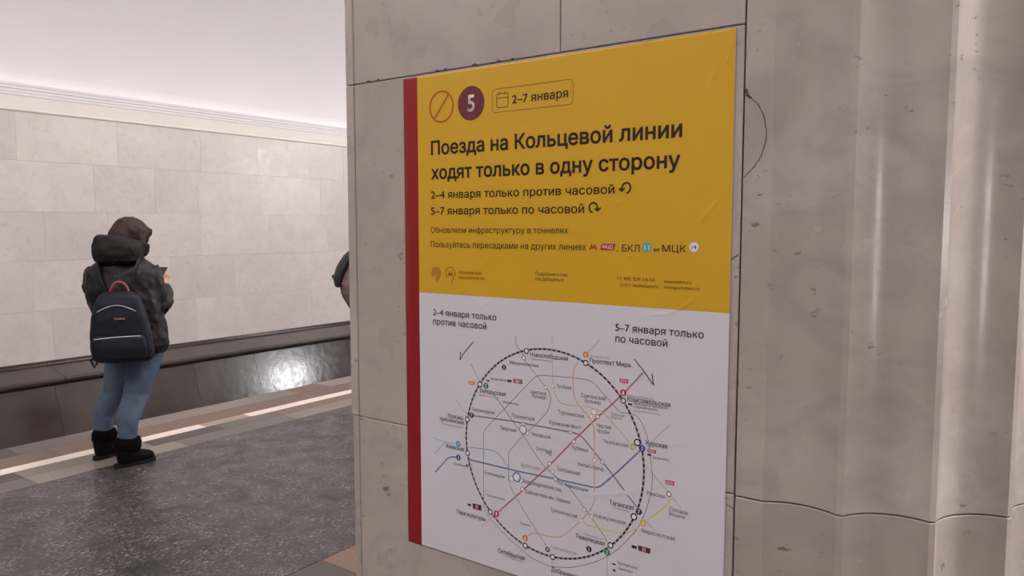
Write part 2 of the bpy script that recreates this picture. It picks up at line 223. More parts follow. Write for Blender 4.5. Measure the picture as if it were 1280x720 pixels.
full(5.205, 5.370, [.9, 2.0, 2.85, 3.42, 3.95, 5.2], ['s_dark', 's_taupe', 's_dark', 's_grey', 's_brown'], ['s_taupe', 's_dark'], ['s_taupe', 's_grey'], 3)
full(5.0, 5.205, [.9, 2.0, 3.0, 3.95, 5.2], ['s_grey', 's_pale', 's_grey', 's_taupe'], ['s_taupe', 's_grey'], ['s_pale', 's_grey'], 4)
full(2.28, 2.76, [1.45, 2.30, 3.2], ['s_dark', 's_brown'], ['s_dark', 's_brown'], ['s_brown', 's_dark'], 0)
# platform face and trough of the track
tag(box('trim_1', -8, 18, 5.96, 6.0, -1.25, -.30, M['s_grey']), kind='structure')
tag(box('track_floor', -8, 18, 5.96, 10.0, -1.40, -1.25, M['track']), kind='structure')

# track wall of pale marble, slab by slab
WF = tag(box('wall_far', -8, 18, 9.53, 9.75, -1.25, 3.13, M['joint_pale']), kind='structure')
zr = [Zc(z) for z in (-1.56, -.975, -.40, .165, .735, 1.285)]
offs = [.55, .05, .62, .2, 1.1]
known = {4: [4.88], 3: [4.58, 5.34], 0: []}
for r in range(5):
    random.seed(30+r)
    xs = [-8+offs[r]]
    xs = [-8]
    x = -8+offs[r]
    while x < 18:
        xs.append(x); x += random.choice((.72, .95, 1.1, 1.1, 1.25))
    if r == 4: xs = [q for q in xs if not 2.9 < q < 7.9]+[3.75, 4.88, 6.0, 6.9, 7.85]
    if r == 3: xs = [q for q in xs if not 3.4 < q < 6.9]+[3.5, 4.58, 5.34, 5.95, 6.9]
    xs = sorted(set(xs))+[18]
    for a, b in zip(xs, xs[1:]):
        if b-a < .05: continue
        d = random.uniform(0, .0015)
        box('marble_slab', a+.0008, b-.0008, 9.5-d, 9.53, zr[r]+.0009, zr[r+1]-.0009, M['wall'], WF)
# dark plinth: sloping ledge, round nose and leaning panel, slab by slab
PL = tag(box('trim_2', -8, 18, 9.30, 9.52, -1.25, -.10, M['joint']), kind='structure')
def nose():
    pts = [(9.53, .012), (9.47, .012), (9.462, .006), (9.458, -.012), (9.45, -.028), (9.05, -.115)]
    cy, cz, r = 9.045, -.152, .036
    for k in range(1, 9):
        a = R(95+k*22); pts.append((cy+r*math.cos(a), cz+r*math.sin(a)))
    return pts+[(9.06, -.19), (9.06, -.20), (9.53, -.20)]
x = -8; k = 0
while x < 18:
    x1 = min(18, x+(1.18, .98, 1.1)[k % 3]); extrude_x('ledge_slab', nose(), x+.002, x1-.002, M['plinth'], PL); x = x1; k += 1
x = -8.3; k = 0
while x < 18:
    x1 = min(18, x+(.82, .92, .86)[k % 3])
    x0 = max(-8, x)
    extrude_x('plinth_slab', [(9.075, -.198), (9.075-.364, -1.20), (9.075-.364, -1.25), (9.2, -1.25), (9.2, -.198)], x0+.0015, x1-.0015, M['plinth'], PL); x = x1; k += 1

# cornice and vault over platform and track
CO = [(9.75, 2.845), (9.492, 2.845), (9.478, 2.856), (9.478, 2.872), (9.486, 2.878), (9.486, 3.018), (9.478, 3.022), (9.478, 3.050), (9.470, 3.054), (9.470, 3.084), (9.460, 3.090), (9.460, 3.120), (9.452, 3.124), (9.452, 3.150), (9.75, 3.150)]
tag(extrude_x('trim_3', CO[:6]+[(9.75, 3.018)], -8, 18, M['cornice']), kind='structure')
tag(extrude_x('trim_4', [(9.75, 3.018)]+CO[5:], -8, 18, M['plaster']), kind='structure')
def vault(name, y0, z0, y1, z1, rise, x0=-8, x1=18, th=.15, n=48):
    V = []; F = []
    for o in (0, th):
        for i in range(n+1):
            a = math.pi*i/n; c = -math.cos(a)*.5+.5
            y = y0+(y1-y0)*c; z = z0+(z1-z0)*c+(rise+o)*math.sin(a)
            V += [(x0, y, z), (x1, y, z)]
    for i in range(n):
        F.append((2*i, 2*i+1, 2*i+3, 2*i+2)); b = 2*(n+1); F.append((b+2*i, b+2*i+2, b+2*i+3, b+2*i+1))
    F += [(0, b, b+1, 1), (2*n, 2*n+1, b+2*n+1, b+2*n)]
    return tag(mesh(name, V, F, M['plaster'], smooth=True), kind='structure')
vault('ceiling', 9.50, 3.13, 1.0, 3.13, 2.35)
vault('ceiling_hall', -.05, 3.13, -7.5, 3.13, 2.0)
tag(box('ceiling_passage', -8, 18, -.05, 1.12, 3.07, 3.5, M['plaster']), kind='structure')
tag(box('wall_back', -8, 18, -7.8, -7.5, 0, 3.3, M['wall']), kind='structure')
tag(box('wall_left', -3.8, -1.25, -.02, 1.105, 0, 3.07, M['pylon']), kind='structure')
for x in (5.9, 10.8):
    tag(box('wall_right', x, x+2.4, -.02, 1.105, 0, 3.07, M['pylon']), kind='structure')

# ---------------------------------------------------------------- the marble pylon that carries the poster
PY = empty('marble_pylon', (2.2, .7, 0), label='grey-beige marble pylon face with the yellow and white poster on it', cat='pillar')
def pchild(o): o.parent = PY; o.matrix_parent_inverse = Matrix.Translation((-2.2, -.7, 0)); return o
pchild(box('core', 1.026, 3.4, .3455, 1.080, 0, 3.068, M['joint']))
zs = [0, Zc(-.985), Zc(-.365), Zc(.262), Zc(.88), 3.069]
g = .0007
for i in range(5):
    cuts = [.3455, 1.081] if i != 3 else [.3455, .629, 1.081]
    for a, b in zip(cuts, cuts[1:]):
        pchild(box('marble_slab', 1.0, 1.03, a+g, b-g, zs[i]+g, zs[i+1]-g, M['pylon'], bevel=.0012))
    dx = .0 if i > 1 else .0015
    pchild(box('edge_slab', 1.0+dx, 3.4, 1.0825, 1.1035-dx*2, zs[i]+g, zs[i+1]-g, M['pylon'], bevel=.0015))

# ---------------------------------------------------------------- fluted corner column
FC = empty('fluted_column', (1.3, .25, 0), label='fluted marble corner column right of the poster, with rounded flutes', cat='column')
ridges = [(1.000, .309), (1.006, .211), (1.050, .112), (1.127, .035), (1.222, -.010), (1.328, -.018)]
prof = [(1.03, .3435), (1.0, .3435)]
fl = .0038
for i, (a, b) in enumerate(zip(ridges, ridges[1:])):
    A, B = Vector(a), Vector(b); d = (B-A).normalized(); nrm = Vector((-d.y, d.x))
    if nrm.dot(Vector((1.3, .3))-A) < 0: nrm = -nrm
    A2 = A+d*fl; B2 = B-d*fl; L = (B2-A2).length; s = .0185 if i else .014
    if i == 0: prof.append(tuple(A)); A2 = A+d*.002
    rad = (L*L/4+s*s)/(2*s); half = math.asin(L/2/rad); mid = (A2+B2)/2; cen = mid-nrm*(rad-s)
    N = 18
    for k in range(N+1):
        t = -half+2*half*k/N
        q = cen+nrm*rad*math.cos(t)+d*rad*math.sin(t)
        prof.append((q.x, q.y))
prof += [(1.36, -.018), (3.4, -.018), (3.4, .30), (1.36, .3435)]
def column_block(z0, z1):
    n_ = len(prof); V = []; zl = [z0, z0+.001, z1-.001, z1]
    for j, z in enumerate(zl):
        for (x, y) in prof:
            c = Vector((1.34, .2)); v = Vector((x, y))
            if j in (0, 3): v += (c-v).normalized()*.0009
            V.append((v.x, v.y, z))
    F = [(j*n_+i, j*n_+(i+1) % n_, (j+1)*n_+(i+1) % n_, (j+1)*n_+i) for j in range(3) for i in range(n_)]
    F += [tuple(range(n_)), tuple(range(4*n_-1, 3*n_-1, -1))]
    bm = bmesh.new(); vs = [bm.verts.new(v) for v in V]
    for f in F: bm.faces.new([vs[i] for i in f])
    o = from_bm('marble_block', bm, M['column'], smooth=True)
    for p_ in o.data.polygons:
        if abs(p_.normal.z) > .5: p_.use_smooth = False
    o.data.set_sharp_from_angle(angle=R(22))
    o.parent = FC; o.matrix_parent_inverse = Matrix.Translation((-1.3, -.25, 0))
column_block(0, Zc(-.367)-.0009); column_block(Zc(-.367)+.0009, 3.069)
def crack(pts, w, mat, parent, off, x=1.0):
    V = []; F = []
    P_ = [Vector((0, y, Zc(z))) for y, z in pts]
    fine = []
    for a, b in zip(P_, P_[1:]):
        for k in range(5): fine.append(a.lerp(b, k/5)+Vector((0, random.uniform(-.0008, .0008), random.uniform(-.0008, .0008))))
    fine.append(P_[-1])
    for i, q in enumerate(fine):
        t = (fine[min(i+1, len(fine)-1)]-fine[max(i-1, 0)]).normalized(); nn = Vector((0, -t.z, t.y))*w*(.5+.5*random.random())
        for sx in (x-.00035, x+.002):
            V += [(sx, (q+nn).y, (q+nn).z), (sx, (q-nn).y, (q-nn).z)]
    for i in range(len(fine)-1):
        a = 4*i; b = a+4
        F += [(a, a+1, b+1, b), (a, b, b+2, a+2), (a+1, a+3, b+3, b+1)]
    o = mesh('crack', V, F, mat); o.parent = parent; o.matrix_parent_inverse = Matrix.Translation((-off[0], -off[1], 0))
random.seed(3)
# the repaired arc beside the joint and the vein next to the poster
crack([(.3425, .17), (.332, .163), (.325, .156), (.318, .141), (.314, .121), (.3155, .105), (.320, .091), (.330, .077), (.3425, .064)], .0007, M['joint'], FC, (1.3, .25))
crack([(.3425, .178), (.340, .170), (.336, .166)], .0022, M['joint'], FC, (1.3, .25))
crack([(.360, -.047), (.355, -.043), (.347, -.038)], .0011, M['joint'], PY, (2.2, .7))
crack([(.359, -.372), (.352, -.3735)], .0005, M['joint'], PY, (2.2, .7))
crack([(.356, -.3815), (.349, -.3835), (.346, -.3855)], .0006, M['joint'], PY, (2.2, .7))
for (y, z, l) in ((1.047, .2636, .010), (1.02, .2636, .006), (.88, .2632, .008), (.86, .2634, .006), (.80, .2634, .010), (.748, .2634, .007), (.72, .2632, .004)):
    crack([(y, z), (y-l*.5, z+.0018), (y-l, z-.0005)], .0014, M['joint'], PY, (2.2, .7))

# ---------------------------------------------------------------- the poster (595 x 838 mm), printed flat
PO = empty('poster', (.9985, .953, Zc(-.58)), label='yellow and white metro notice poster with red left edge pasted on the marble pylon', cat='poster')
def seg_d(px, py, a, b):
    ax, ay = a; bx, by = b; dx, dy = bx-ax, by-ay; L2 = dx*dx+dy*dy
    t = max(0, min(1, ((px-ax)*dx+(py-ay)*dy)/L2)); return math.hypot(px-ax-t*dx, py-ay-t*dy), t
def relief(u, v):
    """how far the paper stands off the wall, mm"""
    d = .25+.22*math.sin(u*.021+1.3)*math.sin(v*.017+.4)+.15*math.sin(u*.043+v*.031)
    for k, cr in enumerate(XP['creases']):
        xs = [q[0] for q in cr]; ys = [q[1] for q in cr]
        if min(xs)-8 < u < max(xs)+8 and min(ys)-8 < v < max(ys)+8:
            best = 99; bt = 0; n_ = len(cr)-1
            for i in range(n_):
                dd, t = seg_d(u, v, cr[i], cr[i+1])
                if dd < best: best = dd; bt = (i+t)/n_
            amp = (1.4 if k < 3 else .75)*math.sin(math.pi*min(.97, max(.03, bt)))**.5
            wd = 1.3 if k < 3 else 3.0
            d += amp*math.exp(-(best/wd)**2)
    return max(0, d)
def PP(u, v, layer): return (-.001*(relief(u, v)+layer), -u*.001, v*.001)
def inkmat(name, c, rough=.5): return flat(name, c, rough, var=.03, spec=.2)
INK = {'ink': (.030, .020, .022), 'grey': (.17, .15, .155), 'faint': (.40, .36, .38), 'rust': (.30, .075, .03), 'olive': (.16, .085, .022), 'navy': (.08, .08, .16),
       'red': (.46, .19, .19), 'pink': (.62, .38, .38), 'blue': (.20, .22, .39), 'faintline': (.50, .46, .49), 'sky': (.36, .50, .60), 'sage': (.33, .42, .33),
       'violet': (.29, .23, .33), 'silver': (.42, .39, .41), 'peach': (.66, .46, .38), 'lime': (.58, .56, .37), 'lemon': (.76, .62, .25), 'plum': (.20, .12, .15),
       'black': (.03, .02, .025), 'dark': (.05, .025, .03), 'green': (.06, .25, .09), 'orange': (.75, .23, .08), 'crimson': (.42, .02, .04), 'limedisc': (.47, .50, .14),
       'cobalt': (.03, .08, .26), 'purple': (.09, .04, .17), 'azure': (.10, .31, .56), 'amber': (.75, .50, .06), 'maroon': (.13, .03, .035), 'maroonfaded': (.38, .17, .18),
       'magenta': (.58, .08, .17), 'white': (.80, .76, .78), 'brown5': (.16, .035, .045), 'teal': (.13, .38, .42), 'logored': (.42, .035, .02), 'ban': (.42, .09, .03), 'badge': (.30, .165, .02)}
INKM = {k: inkmat('ink_'+k, v) for k, v in INK.items()}
def paper(name, c):
    n = NT(name); p = n.pos(); col = n.mix(n.noise(p, 6, 3), tuple(x*.97 for x in c), c)
    return n.out(col, .38, n.noise(p, 9, 3), .12, .006, .35)
YEL, WHI, RED = paper('paper_yellow', (.66, .380, .022)), paper('paper_white', (.68, .655, .71)), paper('paper_red', (.29, .013, .016))
W_, H_, SP, RS = 596.0, 838.0, XP['split'], 33.0
us = [0, RS/3, 2*RS/3, RS]+[RS+(W_-RS)*i/230 for i in range(1, 231)]
vs = [SP*i/180 for i in range(181)]+[SP+(H_-SP)*i/150 for i in range(1, 151)]
nu, nv = len(us), len(vs)
V = [PP(u, v, 0) for v in vs for u in us]; F = []; MI = []
for j in range(nv-1):
    for i in range(nu-1):
        F.append((j*nu+i, j*nu+i+1, (j+1)*nu+i+1, (j+1)*nu+i))
        MI.append(0 if us[i] < RS-.1 else (2 if vs[j] >= SP-.01 else 1))
# back and rim give the sheet its thickness
base = len(V)
rim = [j for j in range(nu)]+[k*nu+nu-1 for k in range(1, nv)]+[(nv-1)*nu+i for i in range(nu-2, -1, -1)]+[k*nu for k in range(nv-2, 0, -1)]
for r_ in rim: x_, y_, z_ = V[r_]; V.append((.0005, y_, z_))
nr = len(rim)
for i in range(nr):
    F.append((rim[(i+1) % nr], rim[i], base+i, base+(i+1) % nr)); MI.append(1)
F.append(tuple(base+i for i in range(nr-1, -1, -1))); MI.append(1)
mesh('paper_sheet', V, F, [RED, WHI, YEL], PO, smooth=True, mi=MI)

def poly(name, pts, col, layer, extra_faces=None):
    return mesh(name, [PP(x, y, layer) for x, y in pts], extra_faces or [tuple(range(len(pts)))], INKM[col], PO)
def dense(pts, step):
    o = [pts[0]]
    for a, b in zip(pts, pts[1:]):
        n_ = max(1, int(math.dist(a, b)/step))
        for k in range(1, n_+1): o.append((a[0]+(b[0]-a[0])*k/n_, a[1]+(b[1]-a[1])*k/n_))
    return o
def rounded(pts, r=9, n=5):
    o = [pts[0]]
    for a, b, c in zip(pts, pts[1:], pts[2:]):
        la, lc = math.dist(a, b), math.dist(b, c); k = min(r, la*.45, lc*.45)
        p = (b[0]+(a[0]-b[0])*k/la, b[1]+(a[1]-b[1])*k/la); q = (b[0]+(c[0]-b[0])*k/lc, b[1]+(c[1]-b[1])*k/lc)
        for i in range(n+1):
            t = i/n; o.append(((1-t)**2*p[0]+2*t*(1-t)*b[0]+t*t*q[0], (1-t)**2*p[1]+2*t*(1-t)*b[1]+t*t*q[1]))
    return o+[pts[-1]]
def ribbon_vf(pts, w, layer, closed=False, sharp=False):
    V = []; F = []; n_ = len(pts)
    for i, (x, y) in enumerate(pts):
        a = pts[(i-1) % n_] if closed else pts[max(i-1, 0)]; b = pts[(i+1) % n_] if closed else pts[min(i+1, n_-1)]
        dx, dy = b[0]-a[0], b[1]-a[1]; L = math.hypot(dx, dy) or 1
        V += [PP(x-dy/L*w/2, y+dx/L*w/2, layer), PP(x+dy/L*w/2, y-dx/L*w/2, layer)]
    for i in range(n_ if closed else n_-1):
        j = (i+1) % n_; F.append((2*i, 2*i+1, 2*j+1, 2*j))
    return V, F
def ribbon(name, pts, w, col, layer, closed=False):
    V, F = ribbon_vf(pts, w, layer, closed); return mesh(name, V, F, INKM[col], PO)
def multi(name, parts, col):
    V = []; F = []
    for v, f in parts: b = len(V); V += v; F += [tuple(b+i for i in q) for q in f]
    return mesh(name, V, F, INKM[col], PO)
def circle(cx, cy, r, n=24, ry=None): return [(cx+r*math.cos(2*math.pi*i/n), cy+(ry or r)*math.sin(2*math.pi*i/n)) for i in range(n)]
_dg = None
def text_geo(s, bold=0):
    c = bpy.data.curves.new('t', 'FONT'); c.body = s; c.resolution_u = 3; c.fill_mode = 'NONE'
    o = bpy.data.objects.new('t', c); COL.objects.link(o)
    dg = bpy.context.evaluated_depsgraph_get(); dg.update()
    me = o.evaluated_get(dg).to_mesh(); P = np.array([(v.co.x, v.co.y) for v in me.vertices]); E = np.array([tuple(e.vertices) for e in me.edges])
    o.evaluated_get(dg).to_mesh_clear(); bpy.data.objects.remove(o); bpy.data.curves.remove(c)
    nx = {}
    # follow the closed outlines; the mesh keeps their order, so edge (i, i+1) points along the contour and (first, last) closes it
    A, B = [], []
    for a, b in E.tolist():
        A.append(a); B.append(b)
    A = np.array(A); B = np.array(B)
    vs_, es_, fs_, *_r = delaunay_2d_cdt([Vector(q) for q in P], [(int(a), int(b)) for a, b in zip(A, B)], [], 0, 1e-5)
    vs2 = np.array([tuple(v) for v in vs_]); tri = [tuple(f) for f in fs_]
    cen = np.array([vs2[list(f)].mean(0) for f in tri])
    y0, y1, x0, x1 = P[A, 1], P[B, 1], P[A, 0], P[B, 0]
    cy = cen[:, 1][:, None]; cx_ = cen[:, 0][:, None]
    side = (x1-x0)*(cy-y0)-(cx_-x0)*(y1-y0)
    wn = ((y0 <= cy) & (y1 > cy) & (side > 0)).sum(1)-((y0 > cy) & (y1 <= cy) & (side < 0)).sum(1)
    V = [tuple(v) for v in vs2]; F = [f for f, w_ in zip(tri, wn) if w_ != 0]
    if bold:                                                     # heavier weight: a thin stroke along every contour
        h = .0105*bold
        for a, b in zip(P[A], P[B]):
            d = b-a; L = math.hypot(*d)
            if L < 1e-6: continue
            d = d/L; q = np.array((-d[1], d[0]))*h; e = d*h*.55; k = len(V)
            V += [tuple(a-e+q), tuple(a-e-q), tuple(b+e-q), tuple(b+e+q)]; F.append((k, k+1, k+2, k+3))
    return V, F
def text(name, s, u, v, width, cap, col, bold=0, layer=.45, centre=False, skew=0):
    V, F = text_geo(s, bold)
    x0 = min(p[0] for p in V); x1 = max(p[0] for p in V); sx = width/(x1-x0); sy = cap/.729
    if centre:
        y0 = min(p[1] for p in V); y1 = max(p[1] for p in V)
        q = [(u+(x-(x0+x1)/2)*sx, v+(y-(y0+y1)/2)*sy) for x, y in V]
    else: q = [(u+(x-x0)*sx, v+y*sy) for x, y in V]
    o = mesh(name, [PP(a, b, layer) for a, b in q], F, INKM[col], PO)
    return o

for s, u, v, wd, cap, col, b in TEXTS:
    if s.startswith('ходят'): cap = 22.6
    text('lettering' if v > SP or cap > 8 else 'station_name', s, u, v, wd, cap, col, b)
# map lines
for col, wd, pts in LINES:
    ribbon('route_line', dense(rounded(pts, 10), 14), wd, col, .15)
rc = XP['ring']
ribbon('ring_line', circle(rc[0], rc[1], rc[2], 160), 3.1, 'silver', .22, True)
parts = []
for k in range(118):
    a0 = 2*math.pi*k/118; seg = []
    for s in range(4):
        a = a0+s/3*2*math.pi/118*.62; seg.append((rc[0]+rc[2]*math.cos(a), rc[1]+rc[2]*math.sin(a)))
    parts.append(ribbon_vf(seg, 3.3, .27))
multi('ring_dashes', parts, 'black')
parts = [ribbon_vf(circle(rc[0], rc[1], rc[2]+1.35, 160), .5, .3, True), ribbon_vf(circle(rc[0], rc[1], rc[2]-1.35, 160), .5, .3, True)]
multi('ring_edges', parts, 'plum')
for wd, pts in ARROWS: ribbon('arrow', dense(pts[:-1], 6), wd, 'black', .3); ribbon('arrow', pts[-2:], wd, 'black', .32)
for x, y, r, kind, col, ch in MARKS:
    if kind == 'disc':
        poly('station_marker', circle(x, y, r, 20), col, .34)
        text('marker_number', ch, x, y, r*(.62 if len(ch) == 1 else 1.1), r*1.15, 'white', .8, .5, True)
    else:
        poly('station_marker', circle(x, y, r*.95, 20), 'white', .33)
        ribbon('station_marker', circle(x, y, r*.84, 24), max(.9, r*.30) if col != 'black' else r*.36, col, .36, True)
for x0, y0, x1, y1, col, txt, sk in BADGES:
    poly('badge', [(x0+.8, y0), (x1-.2, y0), (x1+.2, y1), (x0, y1)] if y1 > y0 else [(x0, y0), (x0, y1), (x1, y1), (x1, y0)], col, .34)
    text('badge_text', txt, (x0+x1)/2, (y0+y1)/2, abs(x1-x0)*(.6 if len(txt) > 1 else .28), abs(y1-y0)*.62, 'white', .5, .5, True)
for x0, y0, x1, y1 in ICONS:                                     # little train and bus pictograms
    lo, hi = min(y0, y1), max(y0, y1); h = hi-lo
    poly('transport_icon', [(x0, lo+h*.25), (x1, lo+h*.25), (x1, hi-h*.2), (x1-h*.3, hi), (x0+h*.2, hi), (x0, hi-h*.15)], 'ink', .34)
    multi('icon_wheels', [([PP(a, b, .34) for a, b in circle(cx_, lo+h*.16, h*.14, 8)], [tuple(range(8))]) for cx_ in (x0+(x1-x0)*.25, x0+(x1-x0)*.75)], 'ink')
# header symbols
cx, cy = 87.9, 782.3
ribbon('closed_symbol', circle(cx, cy, 25.6, 48), 3.0, 'ban', .3, True)
ribbon('closed_symbol', dense([(cx-15.5, cy-18.5), (cx+15.5, cy+18.5)], 6), 3.0, 'ban', .33)
poly('line_number_disc', circle(152.2, 782.2, 28, 48), 'brown5', .3)
text('line_number', '5', 152.2, 782.2, 15.5, 27.5, 'white', 2.2, .45, True)
def rrect(x0, y0, x1, y1, r, n=6):
    o = []
    for cx_, cy_, a0 in ((x1-r, y1-r, 0), (x0+r, y1-r, 90), (x0+r, y0+r, 180), (x1-r, y0+r, 270)):
        for k in range(n+1): a = R(a0+90*k/n); o.append((cx_+r*math.cos(a), cy_+r*math.sin(a)))
    return o
bx = XP['badge']; ribbon('date_frame', rrect(bx[0][0], (bx[3][1]+bx[2][1])/2, bx[1][0], (bx[0][1]+bx[1][1])/2, 7), 1.0, 'badge', .3, True)
cl = XP['cal']; x0, x1 = cl[0][0], cl[1][0]; y1, y0 = (cl[0][1]+cl[1][1])/2, (cl[2][1]+cl[3][1])/2
multi('calendar_symbol', [ribbon_vf(rrect(x0, y0, x1, y1, 4), 1.3, .3, True), ribbon_vf([(x0, y1-7), (x1, y1-7)], 1.3, .3)]+[ribbon_vf([(x0+(x1-x0)*t, y1-2), (x0+(x1-x0)*t, y1+3)], 1.4, .3) for t in (.27, .73)], 'olive')
for a, h in (('ccw', 'ccwh'), ('cw', 'cwh')):
    ribbon('turn_arrow', dense(rounded(XP[a], 8), 3), 2.6, 'ink', .3)
    multi('turn_arrow', [ribbon_vf([XP[h][0], XP[h][1]], 2.6, .32), ribbon_vf([XP[h][1], XP[h][2]], 2.6, .32)], 'ink')
poly('metro_letter', XP['M'], 'logored', .3)
poly('suburban_badge', XP['mcd'], 'logored', .3)
a, b = XP['mcdt']; text('badge_text', 'МЦД', (a[0]+b[0])/2, (XP['mcd'][0][1]+XP['mcd'][1][1])/2, b[0]-a[0], 5.2, 'white', .8, .45, True)
for k, col, tcol, s in (('c11', 'teal', 'white', '11'), ('c14', 'white', 'ink', '14')):
    c_, e_ = XP[k]; r = 7.4 if k == 'c11' else 6.6
    poly('line_disc', circle(c_[0], c_[1], r, 32), col, .3); text('marker_number', s, c_[0], c_[1], r*1.0, r*.95, tcol, .6, .45, True)
    if k == 'c14': ribbon('line_disc', circle(c_[0], c_[1], 7.0, 32), .9, 'pink', .32, True)
# the two round emblems with a tail
c_, e_ = XP['l1']; r = 10.3
pr = []
for rr, a0, a1 in ((r, -35, 225), (r*.74, -42, 232), (r*.50, -50, 250)):
    pr.append(ribbon_vf([(c_[0]+rr*math.cos(R(a0+(a1-a0)*k/28)), c_[1]+rr*math.sin(R(a0+(a1-a0)*k/28))) for k in range(29)], .95, .3))
for rr, a0, (tx, ty) in ((r, -35, (c_[0]+.8, c_[1]-17.5)), (r*.74, -42, (c_[0]-1.2, c_[1]-15)), (r*.5, -50, (c_[0]-2.6, c_[1]-12.5))):
    pr.append(ribbon_vf([(c_[0]+rr*math.cos(R(a0)), c_[1]+rr*math.sin(R(a0))), (tx, ty)], .95, .3))
pr.append(ribbon_vf(circle(c_[0], c_[1], r*.25, 12), 1.1, .3, True))
multi('transport_emblem', pr, 'rust')
c_, e_ = XP['l2']; r = 10.3
multi('metro_emblem', [ribbon_vf([(c_[0]+r*math.cos(R(-38+262*k/28)), c_[1]+r*math.sin(R(-38+262*k/28))) for k in range(29)], 1.35, .3),
      ribbon_vf([(c_[0]+r*math.cos(R(-38)), c_[1]+r*math.sin(R(-38))), (c_[0]+1.2, c_[1]-18)], 1.35, .3)], 'rust')
poly('metro_letter', XP['l2M'], 'rust', .32)

# ---------------------------------------------------------------- people
def tube(bm, pts, rad, n=14, cap=True, up=Vector((0, 0, 1))):
    """tapered tube; rad entries are r or (ra, rb): ra across, rb along 'up' reference"""
    rings = []; P_ = [Vector(p) for p in pts]
    for i, p in enumerate(P_):
        t = (P_[min(i+1, len(P_)-1)]-P_[max(i-1, 0)]).normalized()
        ref = up if abs(t.dot(up)) < .9 else Vector((1, 0, 0))
        a = t.cross(ref).normalized(); b = a.cross(t).normalized()
        ra, rb = rad[i] if isinstance(rad[i], tuple) else (rad[i], rad[i])
        rings.append([bm.verts.new(p+a*ra*math.cos(2*math.pi*k/n)+b*rb*math.sin(2*math.pi*k/n)) for k in range(n)])
    for r0, r1 in zip(rings, rings[1:]):
        for k in range(n): bm.faces.new([r0[k], r0[(k+1) % n], r1[(k+1) % n], r1[k]])
    if cap: bm.faces.new(rings[0][::-1]); bm.faces.new(rings[-1])
def rings_z(bm, rows, n=28, p=2.3):
    """rows: (z, cx, cy, rx, ry) superellipse rings stacked in height"""
    rs = []
    for z, cx, cy, rx, ry in rows:
        r = []
        for k in range(n):
            a = 2*math.pi*k/n; c, s = math.cos(a), math.sin(a)
            r.append(bm.verts.new((cx+rx*math.copysign(abs(c)**(2/p), c), cy+ry*math.copysign(abs(s)**(2/p), s), z)))
        rs.append(r)
    for a, b in zip(rs, rs[1:]):
        for k in range(n): bm.faces.new([a[k], a[(k+1) % n], b[(k+1) % n], b[k]])
    bm.faces.new(rs[0][::-1]); bm.faces.new(rs[-1])
def ball(bm, c, r, rot=None):
    mt = Matrix.Translation(c) @ (rot or Matrix()) @ Matrix.Diagonal((*r, 1))
    bmesh.ops.create_uvsphere(bm, u_segments=20, v_segments=14, radius=1, matrix=mt)
def fuse(name, bm, mat, parent, vox=.011, smooth=6, noise=0, nscale=.05, fac=.5):
    """voxel-fuse overlapping forms into one continuous smooth skin"""
    me = bpy.data.meshes.new('tmp'); bmesh.ops.recalc_face_normals(bm, faces=bm.faces[:]); bm.to_mesh(me); bm.free()
    o = bpy.data.objects.new('tmp', me); COL.objects.link(o)
    md = o.modifiers.new('r', 'REMESH'); md.mode = 'VOXEL'; md.voxel_size = vox
    ms = o.modifiers.new('s', 'SMOOTH'); ms.iterations = smooth; ms.factor = fac
    if noise:
        tx = bpy.data.textures.new('folds', 'CLOUDS'); tx.noise_scale = nscale; tx.noise_depth = 2
        dm = o.modifiers.new('d', 'DISPLACE'); dm.texture = tx; dm.strength = noise; dm.mid_level = .5
        m3 = o.modifiers.new('s2', 'SMOOTH'); m3.iterations = 2
    dg = bpy.context.evaluated_depsgraph_get(); dg.update()
    res = bpy.data.meshes.new_from_object(o.evaluated_get(dg)); res.name = name
    bpy.data.objects.remove(o)
    res.materials.clear(); res.materials.append(mat)
    res.polygons.foreach_set('use_smooth', [True]*len(res.polygons))
    return link(name, res, parent)

n = NT('denim'); p = n.pos(); c = n.mix(n.noise(p, 7, 4), (.050, .075, .125), (.105, .150, .225)); n.out(c, .8, n.noise(p, 240, 2), .3, .001); DEN = n.m
JAC = flat('black_puffer_nylon', (.013, .0095, .0105), .5, 60, .25, spec=.25)
HOODM = flat('black_hood_cloth', (.015, .011, .012), .75, 80, .4, spec=.2)
HAIR = NT('dark_brown_hair'); p = HAIR.pos((1, 1, .12)); c = HAIR.mix(HAIR.noise(p, 90, 3), (.018, .010, .008), (.050, .029, .023)); HAIR.out(c, .6, HAIR.noise(p, 160, 3), .5, .004, .2); HAIR = HAIR.m
SKIN = flat('skin', (.50, .27, .20), .5); BOOT = flat('black_suede', (.007, .006, .007), .9, 120, .4, spec=.1); FUR = flat('black_boot_lining', (.006, .005, .006), .95, 200, .9, spec=.05)
SOLE = flat('black_rubber_sole', (.012, .010, .010), .7, spec=.2); NAVY = flat('navy_nylon', (.008, .010, .017), .55, 160, .3, spec=.2); SILV = flat('silver_zip', (.50, .50, .52), .3)
COPPER = flat('rose_handle_strap', (.26, .05, .045), .5); GOLD = flat('bronze_lettering_patch', (.16, .11, .07), .4)

